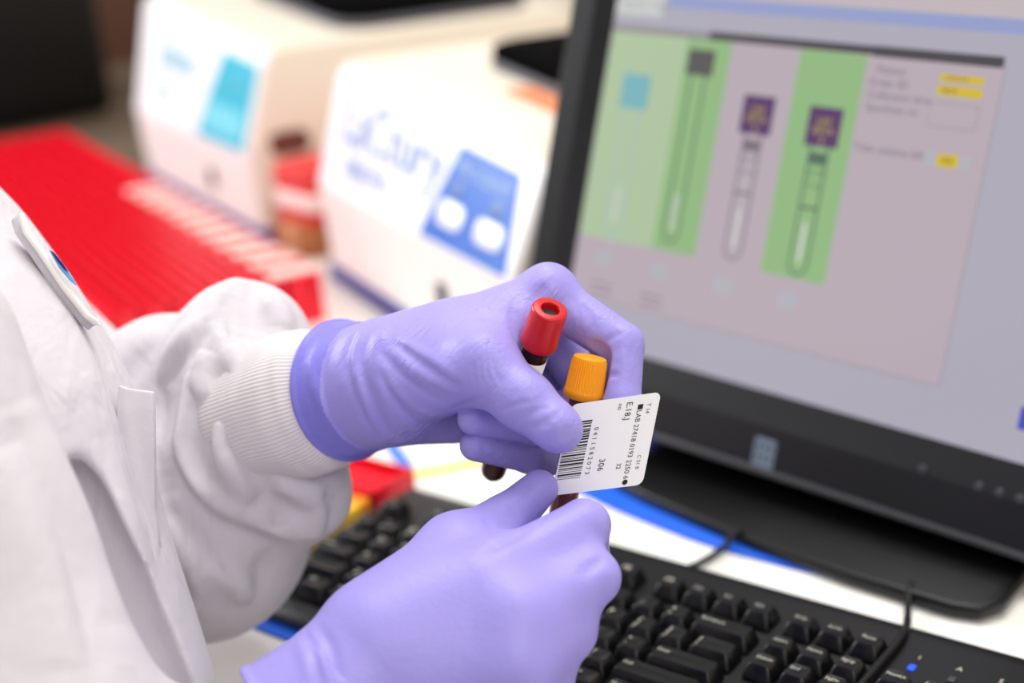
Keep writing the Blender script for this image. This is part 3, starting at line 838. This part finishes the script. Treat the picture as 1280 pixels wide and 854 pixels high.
# keys of the number pad beyond the picture's edge
far = MB()
for r_, k_ in ((3, '456'), (4, '123')):
    for i, t in enumerate(k_):
        cx = KX0 + (18.5 + i + .38) * U1; far.box((cx - .0084 - KO.x, ROWY[r_] - .0084 - KO.y, .0175), (cx + .0084 - KO.x, ROWY[r_] + .0084 - KO.y, .0265), bevel=.002)
cx = KX0 + (21.88) * U1
for a, b in ((1, 1), (2, 3), (4, 5)):
    far.box((cx - .0084 - KO.x, ROWY[b] - .0084 - KO.y, .0175), (cx + .0084 - KO.x, ROWY[a] + .0084 - KO.y, .0265), bevel=.002)
far.box((KX0 + 18.45 * U1 - KO.x, ROWY[5] - .0084 - KO.y, .0175), (KX0 + 20.3 * U1 - KO.x, ROWY[5] + .0084 - KO.y, .0265), bevel=.002)
tag(far.build('keys', M_key, kb), kind='stuff')
for i in range(3):
    mb = MB(); cx = KX0 + (18.95 + i * 1.1) * U1 - KO.x
    mb.box((cx - .0018, -.004 - KO.y, .0168), (cx + .0018, .001 - KO.y, .0188), bevel=.0004)
    tag(mb.build('indicator_light', mat('blue indicator', (40, 80, 230), rough=.3, emit=.5) if i == 0 else M_grey, kb), 'lit blue indicator' if i == 0 else None)
    Vt, Ft = text_geo(('1', 'A', 'S')[i], .005); mb = MB(); mb.add([(v[0] + cx, v[1] + .009 - KO.y, .01835) for v in Vt], Ft); mb.build('indicator_mark', M_leg, kb)
cable([(.056, .090, .0128), (.060, .0775, .0060), (.067, .060, .0042), (.073, .0450, .0100), (.0755, .0385, .0205), (.0808, .02, .0222), (.0811, -.01, .0220), (.0808, -.05, .0214), (.077, -.10, .0190), (.074, -.124, .0115), (.072, -.132, .0045), (.066, -.2, .0032)], .0020, 'thin black cable looping over the keyboard beside the number pad')
# ------------------------------------------------------------------ two benchtop instruments
M_body = mat('white instrument shell', (240, 238, 234), rough=.4, spec=.4)
M_side = mat('cream instrument shell', (226, 216, 200), rough=.45, spec=.4)
M_panel = mat('white front film', (246, 247, 250), rough=.3)
M_cyan = mat('cyan panel print', (44, 180, 206), rough=.35)
M_pblue = mat('blue panel print', (44, 104, 196), rough=.35)
M_pbl2 = mat('pale blue print', (176, 204, 236), rough=.4)
M_navy2 = mat('blue rubber skirt', (26, 34, 150), rough=.5)
M_lid = mat('smoked black lid', (5, 5, 6), rough=.9, spec=.02)
M_rim = mat('grey lid rim', (92, 90, 98), rough=.5)
M_orange = mat('orange notice', (232, 136, 92), rough=.5)
M_brn = mat('brown recess', (104, 58, 46), rough=.6)
def instrument(e, n, yaw, w, zl, drop, accent, word, sub, label):
    root = empty('centrifuge', mw=bench_mw(e, n, 0, yaw))
    tag(root, label, 'centrifuge')
    D = .46
    k1 = zl - .224
    def warp(o):                                             # the top falls away towards the right-hand side
        bm = bmesh.new(); bm.from_mesh(o.data)
        if len(bm.faces) < 400:
            for _ in range(2):
                es = [ed for ed in bm.edges if ed.calc_length() > .03]
                if es: bmesh.ops.subdivide_edges(bm, edges=es, cuts=3, use_grid_fill=True)
        bm.to_mesh(o.data); bm.free()
        for v in o.data.vertices:
            t = max(0.0, (v.co.z - .108) / .116)
            v.co.z += t * (k1 - drop * v.co.x / w)
        return o
    prof = [(.008, .006), (.002, .100), (.0025, .108), (.036, .212), (.044, .221), (.056, .224), (D - .02, .224), (D, .205), (D, .006)]
    bm = bmesh.new(); a = [bm.verts.new((0, y, z)) for y, z in prof]; b = [bm.verts.new((w, y, z)) for y, z in prof]; k = len(prof)
    for i in range(k): bm.faces.new((a[i], b[i], b[(i + 1) % k], a[(i + 1) % k]))
    bm.faces.new(a[::-1]); bm.faces.new(b); bmesh.ops.recalc_face_normals(bm, faces=bm.faces[:])
    es = [ed for ed in bm.edges if (abs(ed.verts[0].co.x - ed.verts[1].co.x) < 1e-6)]
    bmesh.ops.bevel(bm, geom=es, offset=.006, segments=3, profile=.5, affect='EDGES')
    mb = MB(); mb.bm(bm)
    mb.m = [0 if np.mean([mb.v[i] for i in f_], 0)[1] < .046 else 1 for f_ in mb.f]
    shell = warp(mb.build('shell', [M_body, M_side], root, True, 30))
    mb = MB(); mb.box((-.002, .004, 0), (w + .002, D + .002, .017), bevel=.002); mb.build('base_skirt', M_navy2, root)
    P0 = Vector((.006, .0020, .104)); xd = Vector((1, 0, 0)); yd = Vector((0, .0335, .104)).normalized()
    FM = frame(P0, xd, yd); H = .114; Wd = w - .012
    mb = MB(); mb.prism([(0, 0), (Wd, 0), (Wd, H), (0, H)], .0004, .0014, mw=FM); film = warp(mb.build('front_film', M_panel, root))
    blue = accent is M_pblue
    b0, b1, t0, t1 = (.600, .985, .690, .935) if blue else (.600, .985, .740, .995)
    mb = MB(); mb.prism([(Wd * b0, .003), (Wd * b1, .003), (Wd * t1, H * .92), (Wd * t0, H * .92)], .0014, .0024, 0, mw=FM)
    warp(mb.build('accent_panel', [accent], film))
    ac = Wd * (b0 + b1 + t0 + t1) / 4
    def letters(name, body, size, x, y, m, z=.0030, sx=1.0):
        V, F = text_geo(body, size); mb = MB(); mb.add([FM @ Vector((v[0] * sx + x, v[1] + y, z)) for v in V], F); warp(mb.build(name, m, film, False, None))
    letters('front_lettering', word, .074 if blue else .052, Wd * .36, H * .66, M_prt if blue else M_prc)
    letters('front_lettering', sub, .046 if blue else .030, Wd * .27, H * .30, M_prt if blue else M_prc)
    if blue:
        letters('panel_lettering', 'PROGRAM', .021, ac + .006, H * .74, M_pbl2, .0034)
        for bx in (.30, .74):
            x = Wd * (b0 + (b1 - b0) * bx) + .008
            mb = MB(); mb.prism(rrect(x - .030, .022, x + .018, .048, .010), .0024, .0040, mw=FM, bevel=.0006); warp(mb.build('button', M_panel, film))
            mb = MB(); mb.lathe([(.010, .0024), (.010, .0034), (.008, .0038)], 20, mw=FM @ Matrix.Translation((x - .006, .062, 0))); warp(mb.build('indicator', M_pgr, film))
    else:
        mb = MB(); mb.prism([(Wd * .645, .014), (Wd * .955, .014), (Wd * .965, .046), (Wd * .685, .046)], .0024, .0031, mw=FM); warp(mb.build('display', M_cyan2, film))
        letters('panel_lettering', 'READY', .020, ac + .010, H * .62, M_cyan2, .0034)
    mb = MB(); mb.box((w * .66, -.001, .046), (w * .66 + .016, .008, .070), bevel=.003); mb.build('latch', M_rim, root)
    mb = MB(); mb.prism(rrect(.095, .150, w - .030, D - .04, .045, 8), .2235, .2340, 0, bevel=.003, seg=3); lid = warp(mb.build('lid', M_rim, root))
    mb = MB(); mb.prism(rrect(.096, .151, w - .031, D - .041, .044, 8), .2340, .2450, 0, bevel=.003); warp(mb.build('lid_window', M_lid, lid))
    if blue: mb = MB(); mb.prism(rrect(w * .48, .116, w * .90, .147, .004), .2241, .2250); warp(mb.build('notice', M_orange, root))
    mb = MB(); mb.prism(rrect(.030, .100, .080, .128, .012), -.0002, .0015, mw=frame((w, 0, 0), (0, 1, 0), (0, 0, 1))); mb.build('side_grip', M_brn, root)
    return root
M_prt = mat('blue lettering', (128, 158, 214), rough=.4)
M_prc = mat('cyan lettering', (120, 200, 222), rough=.4)
M_cyan2 = mat('light cyan print', (120, 210, 226), rough=.35)
M_pgr = mat('greyed blue indicator', (92, 120, 170), rough=.4)
instrument(-1.460, .092, 0, .451, .262, .040, M_cyan, 'Labcen', 'series', 'white boxy centrifuge with a cyan front panel behind the red racks')
instrument(-.826, .102, math.radians(-3.5), .452, .226, .034, M_pblue, 'LaCtury', 'micro', 'white boxy centrifuge with a blue front panel beside the monitor')

# things in the gap between the two instruments
pk_ = empty('cardboard_box', mw=bench_mw(-.950, .165, 0, math.radians(4)))
tag(pk_, 'small brown cardboard box in the gap between the two centrifuges', 'box')
mb = MB(); mb.box((-.042, -.055, 0), (.042, .055, .034), bevel=.002); mb.build('carton', mat('brown card', (168, 104, 62), rough=.8), pk_)
mb = MB(); mb.box((-.012, -.0555, .001), (.012, .0555, .0344), bevel=.0005); mb.build('packing_tape', mat('tan tape', (196, 150, 104), rough=.4), pk_)
pr = empty('reagent_packet', mw=bench_mw(-.950, .165, .0346, math.radians(9)))
tag(pr, 'red packet with a white band standing on the brown cardboard box', 'packet')
mb = MB(); mb.box((-.038, -.048, 0), (.038, .048, .066), bevel=.003); mb.build('carton', mat('red card', (214, 52, 50), rough=.5), pr)
mb = MB(); mb.box((-.0387, -.0487, .016), (.0387, .0487, .038), bevel=.003); mb.build('white_band', mat('white band', (248, 228, 224), rough=.5), pr)

# ------------------------------------------------------------------ red sample racks side by side
M_red = mat('red rack plastic', (232, 18, 42), rough=.30, spec=.45)
M_hole = mat('red rack inside', (206, 16, 34), rough=.5)
M_tagw = mat('white rack label', (252, 216, 206), rough=.5)
RW, RL, RHt, NH = .0236, .212, .050, 7
def rack_mesh(name, m, parent):
    mb = MB(); top = RHt; cell = (RL - .018) / NH; V = []; S = 16
    x0, x1 = 0.0008, RW - .0008
    mb.box((x0, 0, 0), (x1, RL, .006), bevel=.0008)
    def P(x, y, z): return (x, y, z)
    ys = [.009 + cell * i for i in range(NH + 1)]
    # end blocks
    mb.box((x0, 0, .006), (x1, .009, top), bevel=.0012); mb.box((x0, RL - .009, .006), (x1, RL, top), bevel=.0012)
    GP, LOW = .0026, .026                                      # gap between two tube seats, and how far down it goes
    for i in range(NH):
        y0, y1 = ys[i] + GP, ys[i + 1] - GP; cx, cy = RW / 2, (y0 + y1) / 2; hy = (y1 - y0) / 2; r = min(.0086, hy - .001)
        ang = [2 * math.pi * k / S + math.pi / 4 for k in range(S)]
        inner = [(cx + r * math.cos(a), cy + r * math.sin(a)) for a in ang]; outer = []
        for a in ang:
            c, s_ = math.cos(a), math.sin(a); t = min((RW / 2 - .0008) / max(abs(c), 1e-6), hy / max(abs(s_), 1e-6)); outer.append((cx + c * t, cy + s_ * t))
        V = [(x, y, top) for x, y in outer] + [(x, y, top) for x, y in inner] + [(x, y, .010) for x, y in inner] + [(cx, cy, .009)] + [(x, y, top - LOW) for x, y in outer]
        F = []; q4 = 3 * S + 1
        for k in range(S):
            k2 = (k + 1) % S
            F += [(k, k2, S + k2, S + k), (S + k, S + k2, 2 * S + k2, 2 * S + k), (2 * S + k, 2 * S + k2, 3 * S), (q4 + k, q4 + k2, k2, k)]
        mb.add(V, F, 0)
    mb.box((x0, .009, .006), (x1, RL - .009, top - LOW), bevel=0)
    return mb.build(name, m, parent, True, 30)
def rack_root(e, lab, cat='rack', grp=None):
    r = empty('sample_rack', mw=bench_mw(e, -.166, 0)); tag(r, lab, cat, grp); return r
first = rack_root(-1.71, 'plain red sample rack in the long row, without a white end label', grp='plain red sample racks in the row')
b0 = rack_mesh('body', M_red, first)
mb = MB(); mb.box((.0022, RL - .050, RHt + .0002), (RW - .0022, RL - .003, RHt + .0040), bevel=.0012); lab0 = mb.build('label', M_tagw, None)
n_r = int((1.71 - .680) / RW); labelled = False; firstl = None
for i in range(n_r):
    e = -1.71 + i * RW
    wl = (-1.145 < e < -.66 or -1.235 < e < -1.19) and i % 2 == 0
    if i == 0: continue
    r = first.copy(); COL.objects.link(r); r.matrix_world = bench_mw(e, -.166 + random.uniform(-.0015, .0015), 0)
    c = b0.copy(); COL.objects.link(c); c.parent = r
    if wl:
        r['label'] = 'red sample rack in the long row with a white label on its end'; r['group'] = 'labelled red sample racks in the row'
        d = lab0.copy(); COL.objects.link(d); d.parent = r
bpy.data.objects.remove(lab0)
# red tray and yellow pad at the keyboard's left end
rt = empty('plastic_tray', mw=Matrix.Translation((-.355, .033, 0)))
tag(rt, 'red plastic tray lying on the worktop behind the sleeve, left of the keyboard', 'tray')
mb = MB(); mb.box((-.065, -.021, 0), (.065, .023, .004), bevel=.001)
for lo, hi in (((-.065, -.021, .0), (.065, -.018, .020)), ((-.065, .020, .0), (.065, .023, .020)), ((-.065, -.021, .0), (-.062, .023, .020)), ((.062, -.021, .0), (.065, .023, .020))): mb.box(lo, hi, bevel=.0008)
mb.build('basin', M_red, rt)
for k in range(3):
    mb = MB(); mb.tube([(-.058, -.012 + k * .012, .0095), (.056, -.010 + k * .012, .0095)], .0048, 14); mb.build('divider', M_red, rt)
yp = empty('notepad', mw=Matrix.Translation((-.345, -.025, 0)))
tag(yp, 'yellow orange notepad on the worktop at the left end of the keyboard', 'notepad')
mb = MB(); mb.box((-.055, -.036, 0), (.055, .034, .016), bevel=.001); mb.build('page_block', mat('yellow pages', (255, 196, 40), rough=.6), yp)
mb = MB(); mb.box((-.0555, .026, .0), (.0555, .0350, .0168), bevel=.001); mb.build('binding', mat('orange binding', (246, 140, 20), rough=.5), yp)
# ------------------------------------------------------------------ blood tubes and the label in the hands
M_glass = mat('clear tube plastic', (235, 232, 230), rough=.05, trans=1.0, ior=1.12, spec=.3)
M_blood = mat('dark blood', (70, 30, 27), rough=.22, spec=.4, coat=.3)
M_serum = mat('brown blood behind plastic', (134, 72, 62), rough=.2, spec=.6, coat=.5)
M_rcap = mat('red cap plastic', (196, 8, 22), rough=.33, spec=.5)
M_ycap = mat('orange cap plastic', (250, 158, 8), rough=.4, spec=.45)
M_rub = mat('grey rubber stopper', (62, 62, 66), rough=.5)
M_paper = mat('white label paper', (253, 251, 249), rough=.5)
M_ink = mat('black label ink', (34, 32, 34), rough=.7)
def blood_tube(name, top, bot, total, capm, label, open_top, blood_m, cap_len=.0215, r_tube=.0063, tag_at=None):
    """top = centre of the cap's upper face, bot = any point lower on the axis"""
    top = Vector(top); bot = Vector(bot); ax = (top - bot).normalized(); base = top - ax * total
    fm = axis_frame(base, ax, (1, 0, 0))
    root = empty(name, mw=fm); tag(root, label, 'tube')
    L = total - cap_len + .004; r = r_tube
    mb = MB(); mb.lathe([(.0005, 0)] + [(r * math.sin(a), r - r * math.cos(a)) for a in [math.radians(t) for t in (15, 30, 45, 60, 75, 90)]] + [(r, L)], 40); mb.build('tube_wall', M_glass, root)
    rb = r - .0009; bl = L - .004
    mb = MB(); mb.lathe([(.0005, .0009)] + [(rb * math.sin(a), r - rb * math.cos(a)) for a in [math.radians(t) for t in (15, 30, 45, 60, 75, 90)]] + [(rb, bl)], 40); mb.build('blood', blood_m, root)
    z0 = total - cap_len
    if open_top:
        mb = MB()
        prof = [(r + .0004, z0 + .001), (.0084, z0), (.0088, z0 + .0008), (.0088, z0 + .0022), (.0086, z0 + .0034), (.0083, total - .0014), (.0080, total - .0004), (.0074, total), (.0045, total), (.0042, total - .0004), (.0042, total - .0050)]
        mb.lathe(prof, 192, ribs=(16, .0003, z0 + .0035, total - .0016), cap=False); cap = mb.build('cap', capm, root, True, 50)
        mb = MB(); mb.lathe([(.0001, total - .0042), (.0022, total - .0042), (.0042, total - .0036), (.0042, total - .006)], 32, cap=False); mb.build('stopper', M_rub, cap)
    else:
        mb = MB()
        prof = [(r + .0003, z0 + .001), (.0089, z0), (.0095, z0 + .0006), (.0096, z0 + .0028), (.0093, z0 + .0040), (.0091, z0 + .0046), (.0083, total - .0020), (.0076, total - .0004), (.0060, total), (.0001, total)]
        mb.lathe(prof, 260, ribs=(44, .0005, z0 + .0046, total - .0019), cap=False); cap = mb.build('cap', capm, root, True, 50)
    return root, fm
tr_, fr_ = blood_tube('blood_tube', A(688, 386, .640), A(614, 596, .712), .1135, M_rcap, 'blood collection tube with a hollow red cap held in the upper hand', True, M_blood)
mb = MB(); Vl = []; Fl = []
for i in range(25):
    a = math.radians(i * 11.5); 
    for z in (.045, .084): Vl.append((.00645 * math.cos(a), .00645 * math.sin(a), z))
Fl = [(2 * i, 2 * i + 2, 2 * i + 3, 2 * i + 1) for i in range(24)]
mb.add(Vl, Fl, 0)
tb = mb.build('wrapped_label', M_paper, tr_); md = tb.modifiers.new('thick', 'SOLIDIFY'); md.thickness = .00015; md.offset = 1
mb = MB()
for i in range(9): mb.add([(.00668 * math.cos(math.radians(a)), .00668 * math.sin(math.radians(a)), z) for a, z in ((120 + i * 8, .072), (123 + i * 8, .072), (123 + i * 8, .081), (120 + i * 8, .081))], [(0, 1, 2, 3)])
mb.build('label_print', M_ink, tb)
ty_, fy_ = blood_tube('blood_tube', A(738, 446, .660), A(703, 640, .676), .094, M_ycap, 'blood collection tube with a ribbed orange cap held between both hands', False, M_serum, .0198)

# the printed label being stuck on: photo corners, slightly curled
c_tl, c_tr, c_br, c_bl = A(714, 506, .650), A(826.5, 490, .640), A(803, 606, .645), A(689, 620, .655)
NXl, NYl = 24, 20; Wl = np.linalg.norm(c_tr - c_tl); Hl = np.linalg.norm(c_tl - c_bl)
nl = np.cross(c_tr - c_tl, c_bl - c_tl); nl /= np.linalg.norm(nl)
if nl @ (CC - c_tl) < 0: nl = -nl
def lab_pt(u, v, h=0.0):
    p = (c_bl * (1 - u) + c_br * u) * (1 - v) + (c_tl * (1 - u) + c_tr * u) * v
    return p + nl * h
rr_ = .075
pts = rrect(0, 0, 1, Hl / Wl, rr_, 5); pts = [(x, y * Wl / Hl) for x, y in pts]
label = MB(); nP_ = len(pts)
rings = []
for s_ in (1, .93, .75, .5, .25, .02): rings.append([(.5 + (x - .5) * s_, .5 + (y - .5) * s_) for x, y in pts])
for hh, fl in ((0.0, 0), (-.00035, 1)):
    V = [lab_pt(u, v, hh) for rg in rings for u, v in rg]; F = []
    for i in range(len(rings) - 1):
        for k in range(nP_):
            f_ = (i * nP_ + k, i * nP_ + (k + 1) % nP_, (i + 1) * nP_ + (k + 1) % nP_, (i + 1) * nP_ + k); F.append(f_[::-1] if fl else f_)
    F.append(tuple(range((len(rings) - 1) * nP_, len(rings) * nP_))[::(-1 if fl else 1)])
    label.add(V, F)
label.add([lab_pt(u, v, 0) for u, v in pts] + [lab_pt(u, v, -.00035) for u, v in pts], [(k, nP_ + k, nP_ + (k + 1) % nP_, (k + 1) % nP_) for k in range(nP_)])
lab = label.build('specimen_label', M_paper, None, True, 40)
tag(lab, 'white printed barcode label held against the orange capped tube', 'label')
ink = MB()
def bar(u0, v0, u1, v1): ink.add([lab_pt(u0, v0, .00012), lab_pt(u1, v0, .00012), lab_pt(u1, v1, .00012), lab_pt(u0, v1, .00012)], [(0, 1, 2, 3)])
rnd = random.Random(3); v = .17
while v < .80:
    t = rnd.choice((.006, .006, .012, .018)); bar(.02, v, .285, min(v + t, .80)); v += t + rnd.choice((.007, .010, .016))
def ltext(body, u, v, size):
    """lettering that reads from the top of the label downwards"""
    V, F = text_geo(body, size); ink.add([lab_pt(u + y / Wl, v - x / Hl, .00014) for x, y, z in V], F)
ltext('0 4 1 1 5 8 2 0 7 3', .350, .45, .0030); ltext('306', .49, .28, .0040)
ltext('E.18.J', .670, .84, .0040); ltext('no', .57, .90, .003); ltext('32', .690, .24, .003)
ltext('\u25a0LAB 27418 0193 2250 6\u25cf', .795, .46, .0033); ltext('T 14', .89, .84, .0026); ltext('C 51 8', .90, .26, .0024)
ink.build('label_print', M_ink, lab, False, None)
# ------------------------------------------------------------------ camera, light, view
cd = bpy.data.cameras.new('camera'); cam = bpy.data.objects.new('camera', cd); COL.objects.link(cam)
cd.sensor_width = 36; cd.lens = FPX * 36 / 1280; cd.clip_start = .01; cd.clip_end = 60
Mc = Matrix(np.stack([CR[0], -CR[1], -CR[2]], 1).tolist()).to_4x4(); Mc.translation = Vector(CC)
cam.matrix_world = Mc
cd.dof.use_dof = True; cd.dof.focus_distance = .652; cd.dof.aperture_fstop = 3.0
cd.dof.aperture_blades = 9
SCN.camera = cam

w = bpy.data.worlds.new('room light'); SCN.world = w; w.use_nodes = True
w.node_tree.nodes['Background'].inputs[0].default_value = (1, .97, .95, 1)
w.node_tree.nodes['Background'].inputs[1].default_value = .50

def area(name, loc, target, size, energy, col=(1, 1, 1)):
    l = bpy.data.lights.new(name, 'AREA'); l.shape = 'RECTANGLE'; l.size, l.size_y = size; l.energy = energy; l.color = col
    o = bpy.data.objects.new(name, l); COL.objects.link(o); o.location = loc
    o.rotation_euler = (Vector(target) - Vector(loc)).to_track_quat('-Z', 'Y').to_euler(); return o
area('ceiling_panel_light', bench(-.25, .15, 1.7), bench(-.1, -.15, .15), (1.1, .9), 26, (1, .98, .95))
area('window_light', bench(-2.5, -1.5, 1.2), bench(-.7, 0, .1), (1.6, 1.2), 66, (.95, .97, 1))
area('label_fill_light', bench(1.3, -.35, 1.35), bench(0, -.2, .15), (.9, .7), 9, (1, .98, .96))  # added soft fill, high at camera right, brightens label and gloves
SCN.view_settings.view_transform = 'Standard'; SCN.view_settings.look = 'None'
SCN.view_settings.exposure = 0.02; SCN.view_settings.gamma = 1.0; SCN.view_settings.use_curve_mapping = False
